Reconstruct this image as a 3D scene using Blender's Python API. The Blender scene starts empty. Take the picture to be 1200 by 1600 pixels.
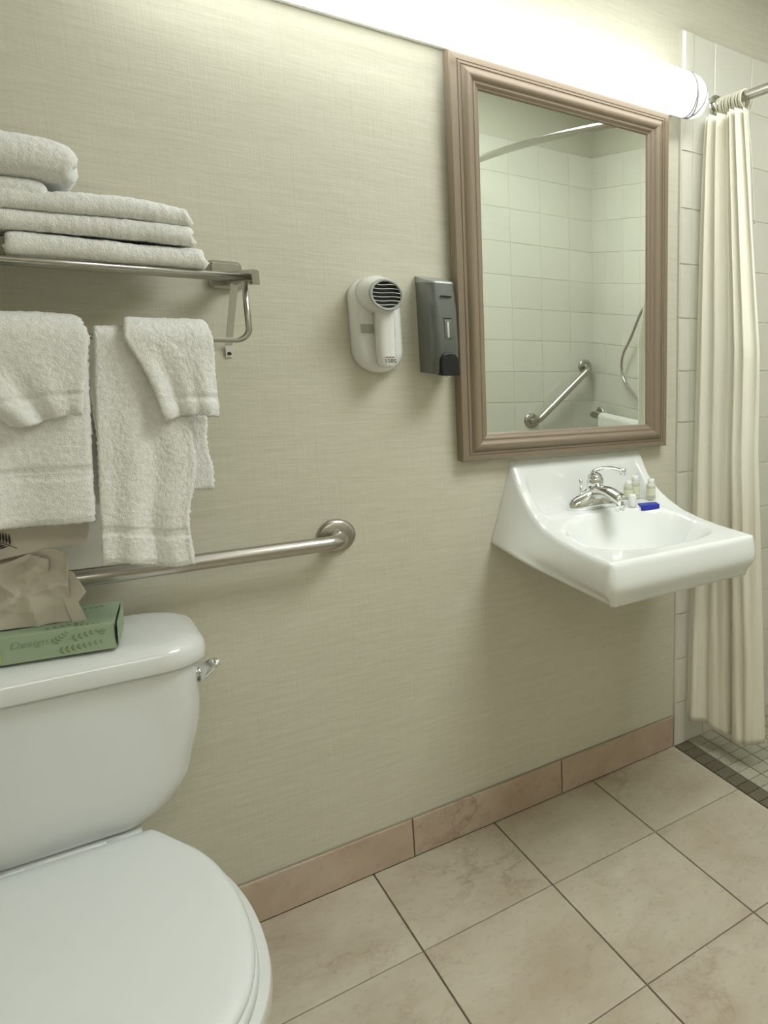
import bpy, bmesh, math, random
from mathutils import Vector, Matrix, noise
random.seed(7)
PI = math.pi
scene = bpy.context.scene
C = scene.collection

# ------------------------------------------------------------------ camera
CAM = (-0.4742, -1.8999, 1.3590); YAW, PITCH, ROLL = 0.821494, -0.206871, 0.050177
FPX, CX, CY = 1181.575, 1281.3, 774.4
def camera():
    cd = bpy.data.cameras.new('camera'); co = bpy.data.objects.new('camera', cd); C.objects.link(co)
    sy, cy = math.sin(YAW), math.cos(YAW); sp, cp = math.sin(PITCH), math.cos(PITCH); sr, cr = math.sin(ROLL), math.cos(ROLL)
    f = Vector((sy*cp, cy*cp, sp)); rt = Vector((cy, -sy, 0)); up = rt.cross(f)
    R = rt*cr + up*sr; U = up*cr - rt*sr
    m = Matrix((R, U, -f)).transposed().to_4x4(); m.translation = Vector(CAM)
    co.matrix_world = m
    cd.sensor_fit = 'HORIZONTAL'; cd.sensor_width = 36; cd.lens = 36*FPX/1200
    cd.shift_x = (600-CX)/1200; cd.shift_y = -(800-CY)/1200
    cd.clip_start = 0.02
    scene.camera = co
camera()
scene.view_settings.view_transform = 'Standard'; scene.view_settings.look = 'None'
scene.view_settings.gamma = 1; scene.view_settings.use_curve_mapping = False
scene.view_settings.exposure = 0.73
LAMP = 2.25       # radiance of the vanity lamp diffuser
CEIL_FILL = 9.5       # radiance of the added, unseen ceiling fill panel
HALL_FILL = 14.0      # watts of the added, unseen fill light beyond the doorway
world = bpy.data.worlds.new('world'); scene.world = world; world.use_nodes = True
world.node_tree.nodes['Background'].inputs[0].default_value = (.8, .85, .8, 1)
world.node_tree.nodes['Background'].inputs[1].default_value = 0.02
def hall_fill():  # soft frontal fill, added out of view on the hall side
    ld = bpy.data.lights.new('hall_fill', 'AREA'); ld.shape = 'RECTANGLE'; ld.size = 1.6; ld.size_y = 0.8
    ld.energy = HALL_FILL; ld.color = (1.0, .98, .92)
    lo = bpy.data.objects.new('hall_fill', ld); C.objects.link(lo); lo.location = (-.4, -2.9, 2.38)
hall_fill()

# ------------------------------------------------------------------ materials
def mat(name, col=(.8,.8,.8), rough=.5, metal=0.0, emit=None, estr=0, coat=0, spec=None, sheen=0, trans=0, ior=None):
    m = bpy.data.materials.new(name); m.use_nodes = True
    b = m.node_tree.nodes['Principled BSDF']
    b.inputs['Base Color'].default_value = (*col, 1); b.inputs['Roughness'].default_value = rough
    b.inputs['Metallic'].default_value = metal
    if coat: b.inputs['Coat Weight'].default_value = coat; b.inputs['Coat Roughness'].default_value = .05
    if spec is not None: b.inputs['Specular IOR Level'].default_value = spec
    if sheen: b.inputs['Sheen Weight'].default_value = sheen
    if trans: b.inputs['Transmission Weight'].default_value = trans
    if ior: b.inputs['IOR'].default_value = ior
    if emit: b.inputs['Emission Color'].default_value = (*emit, 1); b.inputs['Emission Strength'].default_value = estr
    return m
def N(m): return m.node_tree.nodes, m.node_tree.links, m.node_tree.nodes['Principled BSDF']
def coords(m, scale=(1,1,1), kind='Object'):
    n, l, b = N(m)
    tc = n.new('ShaderNodeTexCoord'); mp = n.new('ShaderNodeMapping'); mp.inputs['Scale'].default_value = scale
    if kind == 'World':
        g = n.new('ShaderNodeNewGeometry'); l.new(g.outputs['Position'], mp.inputs['Vector'])
    else: l.new(tc.outputs[kind], mp.inputs['Vector'])
    return mp.outputs['Vector']
def noise_n(m, vec, scale, detail=4, rough=.55):
    n, l, b = N(m); t = n.new('ShaderNodeTexNoise'); t.inputs['Scale'].default_value = scale
    t.inputs['Detail'].default_value = detail; t.inputs['Roughness'].default_value = rough
    l.new(vec, t.inputs['Vector']); return t.outputs['Fac']
def ramp(m, fac, stops):
    n, l, b = N(m); r = n.new('ShaderNodeValToRGB')
    e = r.color_ramp.elements
    while len(e) < len(stops): e.new(.5)
    for k, (p, c) in enumerate(stops):
        e[k].position = p; e[k].color = (*c, 1) if len(c) == 3 else c
    l.new(fac, r.inputs['Fac']); return r.outputs['Color']
def math_n(m, op, a, b_, c=None):
    n, l, b = N(m); x = n.new('ShaderNodeMath'); x.operation = op
    for i, v in enumerate((a, b_, c)):
        if v is None: continue
        if isinstance(v, (int, float)): x.inputs[i].default_value = v
        else: l.new(v, x.inputs[i])
    return x.outputs[0]
def mix(m, fac, a, b_, mode='MIX'):
    n, l, b = N(m); x = n.new('ShaderNodeMix'); x.data_type = 'RGBA'; x.blend_type = mode
    for i, v in ((0, fac), (6, a), (7, b_)):
        if isinstance(v, (int, float)): x.inputs[i].default_value = v
        elif isinstance(v, tuple): x.inputs[i].default_value = (*v, 1)
        else: l.new(v, x.inputs[i])
    return x.outputs[2]
def bump(m, h, strength=.3, dist=.002):
    n, l, b = N(m); x = n.new('ShaderNodeBump'); x.inputs['Strength'].default_value = strength; x.inputs['Distance'].default_value = dist
    l.new(h, x.inputs['Height']); l.new(x.outputs['Normal'], b.inputs['Normal'])
def setcol(m, c): n, l, b = N(m); l.new(c, b.inputs['Base Color'])

M = {}
def make_materials():
    # woven vinyl wallpaper
    m = M['wallpaper'] = mat('wallpaper', rough=.62, spec=.3)
    v1 = coords(m, (22, 22, 260), 'World'); a = noise_n(m, v1, 1.0, 3, .6)
    v2 = coords(m, (330, 330, 10), 'World'); b_ = noise_n(m, v2, 1.0, 3, .6)
    v3 = coords(m, (6, 6, 95), 'World'); c = noise_n(m, v3, 1.0, 2)
    h = math_n(m, 'ADD', math_n(m, 'MULTIPLY', a, 1.0), math_n(m, 'MULTIPLY', b_, .45))
    h = math_n(m, 'ADD', h, math_n(m, 'MULTIPLY', c, .8))
    # faint vertical seams of the weave blocks
    n, l, bs = N(m); vv = coords(m, (1,1,1), 'World'); sx = n.new('ShaderNodeSeparateXYZ'); l.new(vv, sx.inputs[0])
    fx = math_n(m, 'FRACT', math_n(m, 'MULTIPLY', sx.outputs[0], 26.0), 0)
    line = math_n(m, 'GREATER_THAN', fx, .93)
    gate = math_n(m, 'GREATER_THAN', noise_n(m, coords(m, (9, 1, 14), 'World'), 1.0, 2), .52)
    line = math_n(m, 'MULTIPLY', line, gate)
    h = math_n(m, 'ADD', h, math_n(m, 'MULTIPLY', line, -.11))
    col = ramp(m, math_n(m, 'MULTIPLY', h, .45), [(.30, (.568,.543,.42)), (.70, (.678,.658,.54))])
    setcol(m, col); bump(m, h, .42, .0010)
    m = M['paint'] = mat('cream_paint', (.60,.585,.47), .5)
    bump(m, noise_n(m, coords(m), 60, 3), .08, .002)
    M['ceiling'] = mat('ceiling_paint', (.78,.78,.72), .7)
    def marble(name, base, light, dark, vein, seed, rough):
        m = M[name] = mat(name, rough=rough, spec=.4)
        n, l, bs = N(m); oi = n.new('ShaderNodeObjectInfo')
        g = n.new('ShaderNodeNewGeometry'); vm = n.new('ShaderNodeVectorMath'); vm.operation = 'MULTIPLY_ADD'
        cmb = n.new('ShaderNodeCombineXYZ'); l.new(oi.outputs['Random'], cmb.inputs[0]); l.new(oi.outputs['Random'], cmb.inputs[2]); cmb.inputs[1].default_value = seed
        l.new(cmb.outputs[0], vm.inputs[0]); vm.inputs[1].default_value = (37, 11, 23); l.new(g.outputs['Position'], vm.inputs[2])
        vec = vm.outputs[0]
        cl = noise_n(m, vec, 4.5, 6, .62)
        col = ramp(m, cl, [(.32, dark), (.5, base), (.68, light)])
        # veins: thin ridges of a distorted noise
        t = n.new('ShaderNodeTexNoise'); t.inputs['Scale'].default_value = 3.2; t.inputs['Detail'].default_value = 10; t.inputs['Roughness'].default_value = .68; t.inputs['Distortion'].default_value = .35
        l.new(vec, t.inputs['Vector'])
        rid = math_n(m, 'ABSOLUTE', math_n(m, 'SUBTRACT', t.outputs['Fac'], .5), 0)
        vf = ramp(m, rid, [(0, (1,1,1)), (.010, (.40,.40,.40)), (.05, (0,0,0))])
        patch = ramp(m, noise_n(m, vec, 2.6, 3), [(.47, (0,0,0)), (.64, (1,1,1))])
        f = math_n(m, 'MULTIPLY', math_n(m, 'MULTIPLY', vf, patch), .7)
        col = mix(m, f, col, vein)
        sp = ramp(m, noise_n(m, vec, 60, 3), [(.30, (.75,.75,.75)), (.42, (1,1,1))])
        col = mix(m, .5, col, sp, 'MULTIPLY')
        setcol(m, col)
        bump(m, noise_n(m, vec, 25, 4), .06, .002)
    marble('floor_tile', (.55,.49,.385), (.62,.57,.46), (.47,.40,.30), (.31,.22,.145), 3, .34)
    marble('base_tile', (.54,.43,.33), (.61,.52,.41), (.46,.34,.255), (.30,.17,.11), 9, .36)
    M['grout'] = mat('grout', (.33,.30,.23), .9)
    M['wall_grout'] = mat('wall_grout', (.66,.63,.52), .85)
    m = M['wall_tile'] = mat('glazed_cream_tile', (.60,.585,.475), .12, coat=.4)
    n, l, bs = N(m); oi = n.new('ShaderNodeObjectInfo')
    setcol(m, ramp(m, oi.outputs['Random'], [(0, (.66,.65,.555)), (1, (.70,.69,.595))]))
    bump(m, noise_n(m, coords(m, kind='World'), 9, 2), .12, .004)
    def mosaic(name, a, b_):
        m = M[name] = mat(name, rough=.45); n, l, bs = N(m); oi = n.new('ShaderNodeObjectInfo')
        c1 = ramp(m, oi.outputs['Random'], [(0, a), (1, b_)])
        sp = ramp(m, noise_n(m, coords(m, kind='World'), 120, 3), [(.35, (.82,.82,.82)), (.6, (1,1,1))])
        setcol(m, mix(m, 1.0, c1, sp, 'MULTIPLY'))
    mosaic('mosaic_light', (.40,.385,.29), (.50,.48,.37)); mosaic('mosaic_dark', (.135,.12,.08), (.17,.15,.105))
    M['porcelain'] = mat('white_porcelain', (.74,.76,.74), .10, coat=.5)
    M['sink_white'] = mat('sink_porcelain', (.84,.86,.83), .10, coat=.5)
    M['seat'] = mat('seat_plastic', (.74,.775,.765), .28)
    m = M['steel'] = mat('brushed_steel', (.50,.475,.43), .30, 1.0)
    bump(m, noise_n(m, coords(m, (400, 20, 400)), 1, 2), .05, .0005)
    M['satin'] = mat('satin_nickel', (.47,.455,.41), .26, 1.0)
    M['chrome'] = mat('chrome', (.80,.81,.80), .05, 1.0)
    m = M['bronze'] = mat('taupe_frame', (.265,.208,.145), .42, .12)
    bump(m, noise_n(m, coords(m, (6, 6, 6)), 40, 3), .04, .001)
    M['mirror'] = mat('mirror_silver', (.86,.91,.86), .0, 1.0)
    M['backing'] = mat('dark_backing', (.03,.03,.025), .8)
    M['lamp'] = mat('lamp_diffuser', (.9,.9,.9), .3, emit=(.95,.99,1.0), estr=LAMP)
    M['lamp_cap'] = mat('lamp_cap', (.9,.9,.88), .25, emit=(.95,.99,1.0), estr=.75)
    M['lamp_trim'] = mat('lamp_trim', (.42,.42,.42), .35)
    M['ceil_fill'] = mat('ceiling_fill_panel', (.9,.9,.9), .3, emit=(.95,.99,.99), estr=CEIL_FILL)
    m = M['towel'] = mat('white_terry', (.86,.86,.80), .95, sheen=.4, spec=.1)
    h = noise_n(m, coords(m, kind='World'), 420, 3, .7); h2 = noise_n(m, coords(m, kind='World'), 130, 3, .6)
    bump(m, math_n(m, 'ADD', h, h2), .9, .0022)
    setcol(m, ramp(m, h2, [(.3, (.81,.805,.75)), (.62, (.90,.90,.855))]))
    m = M['curtain'] = mat('cream_curtain', (.85,.82,.69), .7, sheen=.2, spec=.2)
    bump(m, noise_n(m, coords(m, (30, 30, 8), 'World'), 1, 4), .35, .006)
    M['ring'] = mat('cream_ring', (.75,.72,.58), .4)
    M['tissue'] = mat('tissue_paper', (.62,.575,.49), .9, spec=.1)
    M['carton'] = mat('green_carton', (.33,.42,.28), .6)
    M['carton_dark'] = mat('leaf_print', (.20,.27,.15), .7)
    M['carton_pale'] = mat('script_print', (.24,.30,.20), .7)
    M['carton_lime'] = mat('lime_print', (.36,.46,.18), .7)
    M['dark'] = mat('shadow_black', (.012,.012,.012), .8)
    M['white_plastic'] = mat('white_plastic', (.80,.80,.755), .25)
    M['grey_plastic'] = mat('grey_badge', (.42,.43,.38), .4)
    M['ink'] = mat('ink', (.03,.03,.03), .6); M['red_ink'] = mat('red_ink', (.35,.10,.06), .6)
    M['disp'] = mat('graphite_plastic', (.17,.18,.165), .28, .45)
    M['disp_top'] = mat('silver_plastic', (.38,.40,.38), .3, .5)
    M['black_plastic'] = mat('black_plastic', (.012,.013,.014), .2)
    M['window'] = mat('level_window', (.62,.62,.58), .3)
    M['bottle'] = mat('bottle_plastic', (.88,.88,.74), .25, trans=.45, ior=1.2)
    M['cap'] = mat('white_cap', (.86,.86,.83), .35)
    M['label'] = mat('bottle_label', (.74,.75,.56), .5)
    M['blue'] = mat('blue_carton', (.02,.035,.42), .4)
    M['paper'] = mat('white_card', (.72,.70,.63), .7)
    M['door'] = mat('door_paint', (.55,.5,.4), .5)
    M['carpet'] = mat('hall_floor', (.3,.26,.2), .9)
make_materials()

# ------------------------------------------------------------------ helpers
def obj(name, bm, m, parent=None, smooth=True, bevel=0, seg=2):
    bmesh.ops.recalc_face_normals(bm, faces=bm.faces)
    me = bpy.data.meshes.new(name); bm.to_mesh(me); bm.free()
    o = bpy.data.objects.new(name, me); C.objects.link(o)
    me.materials.append(m)
    if smooth:
        for p in me.polygons: p.use_smooth = True
        if smooth == 'auto': me.set_sharp_from_angle(angle=math.radians(35))
    if bevel:
        b = o.modifiers.new('bevel', 'BEVEL'); b.width = bevel; b.segments = seg; b.limit_method = 'ANGLE'; b.angle_limit = math.radians(40)
    if parent is not None:
        o.parent = parent; o.matrix_parent_inverse = Matrix.Translation(-parent.location) if parent.rotation_euler.to_matrix() == Matrix.Identity(3) else parent.matrix_basis.inverted()
    return o
def thing(name, label, cat, loc=(0,0,0), group=None):
    o = bpy.data.objects.new(name, None); C.objects.link(o); o.location = loc; o.empty_display_size = .05
    o['label'] = label; o['category'] = cat
    if group: o['group'] = group
    return o
def tag(o, label, cat, group=None):
    o['label'] = label; o['category'] = cat
    if group: o['group'] = group
    return o
def struct(o): o['kind'] = 'structure'; return o
def lab(o, s): o['label'] = s; return o
def box(bm, a, b):
    x0, y0, z0 = a; x1, y1, z1 = b
    v = [bm.verts.new(p) for p in ((x0,y0,z0),(x1,y0,z0),(x1,y1,z0),(x0,y1,z0),(x0,y0,z1),(x1,y0,z1),(x1,y1,z1),(x0,y1,z1))]
    for f in ((0,3,2,1),(4,5,6,7),(0,1,5,4),(1,2,6,5),(2,3,7,6),(3,0,4,7)): bm.faces.new([v[i] for i in f])
def bx(a, b): bm = bmesh.new(); box(bm, a, b); return bm
def loft(bm, rings, cap0=True, cap1=True, close=True):
    vr = [[bm.verts.new(p) for p in r] for r in rings]; n = len(rings[0])
    for a, b in zip(vr, vr[1:]):
        for i in range(n if close else n-1):
            j = (i+1) % n; bm.faces.new((a[i], a[j], b[j], b[i]))
    if cap0: bm.faces.new(list(reversed(vr[0])))
    if cap1: bm.faces.new(vr[-1])
    return vr
def catmull(pts, per=8, closed=False):
    out = []; n = len(pts); P = [Vector(p) for p in pts]
    rng = range(n) if closed else range(n-1)
    for i in rng:
        p0 = P[(i-1) % n] if closed else P[max(i-1, 0)]; p1 = P[i]; p2 = P[(i+1) % n]; p3 = P[(i+2) % n] if closed else P[min(i+2, n-1)]
        for k in range(per):
            t = k/per
            out.append(.5*((2*p1)+(p2-p0)*t+(2*p0-5*p1+4*p2-p3)*t*t+(3*p1-p0-3*p2+p3)*t**3))
    if not closed: out.append(P[-1].copy())
    return out
def tube(bm, path, r, seg=16, cap=True):
    path = [Vector(p) for p in path]; n = len(path); rad = r if hasattr(r, '__len__') else [r]*n
    t = (path[1]-path[0]).normalized(); up = Vector((0,0,1)) if abs(t.z) < .9 else Vector((1,0,0))
    u = t.cross(up).normalized(); rings = []
    for i in range(n):
        d = (path[min(i+1, n-1)]-path[max(i-1, 0)]).normalized()
        u = (u-d*u.dot(d)).normalized(); w = d.cross(u)
        rings.append([path[i]+(u*math.cos(2*PI*k/seg)+w*math.sin(2*PI*k/seg))*rad[i] for k in range(seg)])
    loft(bm, rings, cap, cap)
def arc_path(pts, r, n=8):
    """polyline with rounded corners"""
    P = [Vector(p) for p in pts]; out = [P[0]]
    for i in range(1, len(P)-1):
        a = (P[i-1]-P[i]).normalized(); b = (P[i+1]-P[i]).normalized(); ang = a.angle(b); d = r/math.tan(ang/2)
        c = P[i]+(a+b).normalized()*(r/math.sin(ang/2)); s = P[i]+a*d-c; e = P[i]+b*d-c
        for k in range(n+1):
            th = s.angle(e); q = k/n
            out.append(c+(s*math.sin((1-q)*th)+e*math.sin(q*th))/math.sin(th))
    out.append(P[-1]); return out
def lathe(bm, prof, centre, axis='z', seg=32, cap0=True, cap1=True):
    c = Vector(centre); rings = []
    for r, h in prof:
        ring = []
        for k in range(seg):
            a = 2*PI*k/seg; x, y = r*math.cos(a), r*math.sin(a)
            ring.append(c+{'z': Vector((x, y, h)), 'y': Vector((x, h, y)), 'x': Vector((h, x, y))}[axis])
        rings.append(ring)
    loft(bm, rings, cap0, cap1)
def rrect(hw, hd, r, n=6):
    """rounded rectangle outline in 2D centred at 0"""
    out = []
    for cx, cy, a0 in ((hw-r, hd-r, 0), (-hw+r, hd-r, PI/2), (-hw+r, -hd+r, PI), (hw-r, -hd+r, 1.5*PI)):
        for k in range(n+1):
            a = a0+PI/2*k/n; out.append((cx+r*math.cos(a), cy+r*math.sin(a)))
    return out
def fin(p, s): return noise.noise(Vector(p)*s)
def slab(bm, P, nu, nv, thick, rough=.0009, wav=.0015, tfun=None, seed=0.0):
    """soft closed sheet: P(u,v) is its mid surface; thickness rounds off to nothing at the edges"""
    e = 1e-3; F = [[None]*(nv+1) for _ in range(nu+1)]; B = [[None]*(nv+1) for _ in range(nu+1)]
    for i in range(nu+1):
        for j in range(nv+1):
            u, v = i/nu, j/nv; p = P(u, v)
            pu = P(min(u+e, 1), v)-P(max(u-e, 0), v); pv = P(u, min(v+e, 1))-P(u, max(v-e, 0))
            nn = pu.cross(pv); nn = nn.normalized() if nn.length > 1e-12 else Vector((0,-1,0))
            q = p+Vector((seed, 0, seed))
            p = p+nn*(noise.noise(q*22)*wav)
            edge = min(i, nu-i, j, nv-j)
            ring = [0, .62, .86, .96, 1][min(edge, 4)]
            t = thick*.5*ring*(tfun(u, v) if tfun else 1)
            if edge == 0:
                vv = bm.verts.new(p+Vector((noise.noise(q*260), 0, noise.noise(q*260+Vector((9,9,9)))))*.0022); F[i][j] = B[i][j] = vv
            else:
                F[i][j] = bm.verts.new(p+nn*(t+noise.noise(q*310)*rough+noise.noise(q*150)*rough))
                B[i][j] = bm.verts.new(p-nn*(t+noise.noise(q*310+Vector((5,5,5)))*rough))
    for i in range(nu):
        for j in range(nv):
            bm.faces.new((F[i][j], F[i+1][j], F[i+1][j+1], F[i][j+1]))
            q = [B[i][j+1], B[i+1][j+1], B[i+1][j], B[i][j]]
            if not all(a in (F[i][j], F[i+1][j], F[i+1][j+1], F[i][j+1]) for a in q): bm.faces.new(q)
def text(name, s, size, loc, rot, m, parent, extr=.0003, font_shear=0, align='CENTER'):
    cu = bpy.data.curves.new(name, 'FONT'); cu.body = s; cu.size = size; cu.extrude = extr; cu.align_x = align; cu.align_y = 'CENTER'; cu.shear = font_shear; cu.resolution_u = 3
    o = bpy.data.objects.new(name, cu); C.objects.link(o)
    dg = bpy.context.evaluated_depsgraph_get(); me = bpy.data.meshes.new_from_object(o.evaluated_get(dg)); bpy.data.objects.remove(o)
    me.transform(Matrix.Translation(loc) @ rot.to_4x4())
    me.materials.clear(); me.materials.append(m)
    o = bpy.data.objects.new(name, me); C.objects.link(o); o.parent = parent
    o.matrix_parent_inverse = Matrix.Translation(-parent.location)
    return o
FRONT = Matrix(((1,0,0),(0,0,-1),(0,1,0)))   # text facing -y
def piece(name, me, loc, parent, scale=(1,1,1)):
    o = bpy.data.objects.new(name, me); C.objects.link(o); o.location = loc; o.scale = scale; o.parent = parent
    return o
def tile_mesh(name, w, h, t, m, bev=.0012):
    bm = bx((-w/2, -h/2, 0), (w/2, h/2, t))
    bmesh.ops.bevel(bm, geom=[e for e in bm.edges if all(v.co.z > t*.5 for v in e.verts)], offset=bev, segments=2, affect='EDGES', profile=.5)
    bmesh.ops.recalc_face_normals(bm, faces=bm.faces)
    me = bpy.data.meshes.new(name); bm.to_mesh(me); bm.free(); me.materials.append(m)
    return me

# ------------------------------------------------------------------ setting
XL, XR, YF, ZC = -.97, 1.71, -1.905, 2.45
def room():
    wt = .12
    floor = struct(obj('floor', bx((XL-wt, -4.2, -.12), (XR+wt, wt, -.006)), M['grout'], smooth=False))
    struct(obj('ceiling', bx((XL-wt, -4.2, ZC), (XR+wt, wt, ZC+.1)), M['ceiling'], smooth=False))
    back = struct(obj('wall_back', bx((XL-wt, 0, -.12), (XR+wt, wt, ZC)), M['wallpaper'], smooth=False))
    right = struct(obj('wall_right', bx((XR, YF-wt, -.12), (XR+wt, 0, ZC)), M['paint'], smooth=False))
    struct(obj('wall_left', bx((XL-wt, -4.2, -.12), (XL, 0, ZC)), M['wallpaper'], smooth=False))
    bm = bmesh.new()     # front wall with the doorway the camera stands in
    box(bm, (.05, YF-wt, -.12), (XR, YF, ZC)); box(bm, (XL, YF-wt, -.12), (-.90, YF, ZC)); box(bm, (-.90, YF-wt, 2.06), (.05, YF, ZC))
    front = struct(obj('wall_front', bm, M['paint'], smooth=False))
    struct(obj('wall_hall', bx((XL, -4.2, -.12), (1.0, -4.1, ZC)), M['paint'], smooth=False))
    struct(obj('wall_hall', bx((1.0, -4.2, -.12), (1.12, YF-wt, ZC)), M['paint'], smooth=False))
    bm = bmesh.new(); box(bm, (-.96, YF-.001, 0), (-.895, YF+.015, 2.10)); box(bm, (.045, YF-.001, 0), (.11, YF+.015, 2.10)); box(bm, (-.895, YF-.001, 2.055), (.045, YF+.015, 2.10))
    struct(obj('trim_1', bm, M['door'], smooth=False, bevel=.003))
    bm = bmesh.new(); g = []
    # --- floor tiles 0.301 x 0.4085
    tw, th, g = .3009, .4085, .0035
    fm = tile_mesh('floor_tile', tw-g, th-g, .008, M['floor_tile'], .0010)
    first = .3415
    cut = tile_mesh('floor_tile_cut', tw-g, first-.01-g, .008, M['floor_tile'], .0010)
    for i in range(-4, 4):
        w0, w1 = i*tw, (i+1)*tw
        w0 = max(w0, XL); w1 = min(w1, .9043)
        if w1-w0 < .02: continue
        sx = (w1-w0-g)/(tw-g)
        for j in range(-1, 5):
            if j < 0: piece('floor_tile', cut, ((w0+w1)/2, -(first+.01)/2, -.008), floor, (sx, 1, 1)); continue
            y1, y0 = -first-j*th, -first-(j+1)*th
            if y0 < YF-.12: y0 = YF-.12
            if y1-y0 < .03: continue
            piece('floor_tile', fm, ((w0+w1)/2, (y0+y1)/2, -.008), floor, (sx, (y1-y0-g)/(th-g), 1))
    # --- shower floor mosaic: one dark row then light ones
    s = .0527; dm = tile_mesh('mosaic_dark', s-.003, s-.003, .006, M['mosaic_dark'], .0006); lm = tile_mesh('mosaic_light', s-.003, s-.003, .006, M['mosaic_light'], .0006)
    for j in range(36):
        o = piece('mosaic_tile', dm, (.9043+s/2, -.010-s*(j+.5), -.0065), floor); lab(o, 'dark olive threshold mosaic tile')
    rest = bmesh.new()
    for i in range(14):
        x = .9043+s*(i+1.5)
        for j in range(36):
            y = -.010-s*(j+.5)
            if j < 12: piece('mosaic_tile', lm, (x, y, -.0068), floor)
            else: box(rest, (x-s/2+.0015, y-s/2+.0015, -.0068), (x+s/2-.0015, y+s/2-.0015, -.0008))
    o = obj('mosaic_tile', rest, M['mosaic_light'], floor, smooth=False); o['kind'] = 'stuff'
    # --- baseboard tiles
    bb = struct(obj('baseboard_back', bx((XL, -.006, 0), (.900, .001, .1085)), M['grout'], smooth=False))
    xs = [XL, -.7195, -.3115, .0955, .5025, .899]
    for a, b in zip(xs, xs[1:]):
        bm = bx((a+.0015, -.0125, .0015), (b-.0015, -.004, .1065))
        obj('baseboard_tile', bm, M['base_tile'], bb, smooth=False, bevel=.0015)
    # --- shower wall tiles
    p = .155; gr = .003; me = tile_mesh('wall_tile', p-gr, p-gr, .008, M['wall_tile'], .0016)
    cols = [.9445, 1.020, 1.160, 1.315, 1.470, 1.625, 1.702]
    sub = obj('shower_tile_bed', bx((.9045, -.0095, -.006), (XR, .0005, 2.1665)), M['wall_grout'], back, smooth=False)
    def tiles(wall, bound, place):
        for a, b in zip(bound, bound[1:]):
            for k in range(14):
                z0, z1 = 2.168-p*(k+1), 2.168-p*k
                if z0 < 0: z0 = 0.0
                o = piece('tile', me, place((a+b)/2, (z0+z1)/2)[0], wall, ((b-a-gr)/(p-gr), (z1-z0-gr)/(p-gr), 1))
                o.rotation_euler = place(0, 0)[1]
    tiles(back, cols, lambda x, z: ((x, -.0035, z), (PI/2, 0, 0)))
    # bullnose column at the edge of the tile field
    for k in range(14):
        z0, z1 = max(2.168-p*(k+1), 0), 2.168-p*k
        bm = bmesh.new(); prof = [(.9043, 0), (.9045, -.006), (.907, -.0105), (.912, -.013), (.920, -.0145), (.935, -.0145), (.9435, -.0140), (.9435, 0)]
        loft(bm, [[(x, y, z0+.0015) for x, y in prof], [(x, y, z1-.0015) for x, y in prof]])
        obj('bullnose_tile', bm, M['wall_tile'], back, smooth='auto')
    obj('tile_bed', bx((XR-.0095, YF, -.006), (XR+.0005, 0, 2.1665)), M['wall_grout'], right, smooth=False)
    cr = [YF+.009]+[YF+.147+p*k for k in range(12)]; cr = [c for c in cr if c < -.02]+[-.010]
    tiles(right, cr, lambda y, z: ((XR-.0035, y, z), (PI/2, 0, -PI/2)))
    obj('tile_bed', bx((.9045, YF-.0005, -.006), (XR, YF+.0095, 2.1665)), M['wall_grout'], front, smooth=False)
    cf = [.9045, .950, 1.105, 1.260, 1.415, 1.570, 1.702]
    tiles(front, cf, lambda x, z: ((x, YF+.0035, z), (PI/2, 0, PI)))
    return floor, back
room()

# ------------------------------------------------------------------ vanity lamp and added ceiling fill
def vanity_lamp():
    t = thing('vanity_light', 'long glowing white tube light fixture mounted above the framed mirror', 'light', (.31, -.0, 1.983))
    r, yc, zc, x0, x1 = .0575, -.075, 1.983, -.30, .868
    bm = bmesh.new(); lathe(bm, [(r, x0), (r, x1)], (0, yc, zc), 'x', 48, False, False); obj('diffuser', bm, M['lamp'], t)
    for s, xe in ((1, x1), (-1, x0)):
        bm = bmesh.new(); prof = [(r*.99, xe), (r*.985, xe+s*.015), (r*.95, xe+s*.030), (r*.84, xe+s*.043), (r*.62, xe+s*.052), (r*.3, xe+s*.056), (.001, xe+s*.057)]
        lathe(bm, prof, (0, yc, zc), 'x', 48, False, True); obj('end_cap', bm, M['lamp_cap'], t)
        bm = bmesh.new(); lathe(bm, [(r+.0004, xe-s*.002), (r+.0016, xe-s*.0015), (r+.0016, xe+s*.0015), (r+.0004, xe+s*.002)], (0, yc, zc), 'x', 48); lab(obj('trim_ring', bm, M['lamp_trim'], t), 'thin grey ring')
        def crad(d):
            d = max(0, min(.0569, d)); pr = [(0, .99), (.015, .985), (.030, .95), (.043, .84), (.052, .62), (.056, .3), (.057, .02)]
            for (a, ra), (b, rb) in zip(pr, pr[1:]):
                if d <= b: return r*(ra+(rb-ra)*(d-a)/(b-a))
            return r*.02
        for kind in (0, 1):   # the grey lines curving over the cap
            pts = []
            for k in range(41):
                a = 2*PI*k/40
                d = (.0085+.0065*math.cos(a+.6)) if kind == 0 else (.022+.020*math.cos(a-2.3))
                rr = crad(d)+.0006; pts.append((xe+s*d, yc+rr*math.cos(a), zc+rr*math.sin(a)))
            bm = bmesh.new(); tube(bm, pts, .0020, 8, False); lab(obj('cap_rib', bm, M['lamp_trim'], t), 'thin grey rib')
    bm = bx((x0-.01, -.022, zc-.045), (x1+.01, -.001, zc+.045)); obj('mounting_plate', bm, M['white_plastic'], t, bevel=.004)
vanity_lamp()
def add_ceiling_fill():  # glowing panel out of view, added to soften the room light
    t = thing('ceiling_fill', 'unseen flat white ceiling panel added as fill light above the shower threshold', 'light', (.75, -1.05, ZC))
    obj('panel_frame', bx((.38, -1.42, ZC-.03), (1.12, -.68, ZC-.0005)), M['white_plastic'], t, bevel=.004)
    obj('panel', bx((.41, -1.39, ZC-.034), (1.09, -.71, ZC-.0305)), M['ceil_fill'], t, smooth=False)
add_ceiling_fill()

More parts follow.
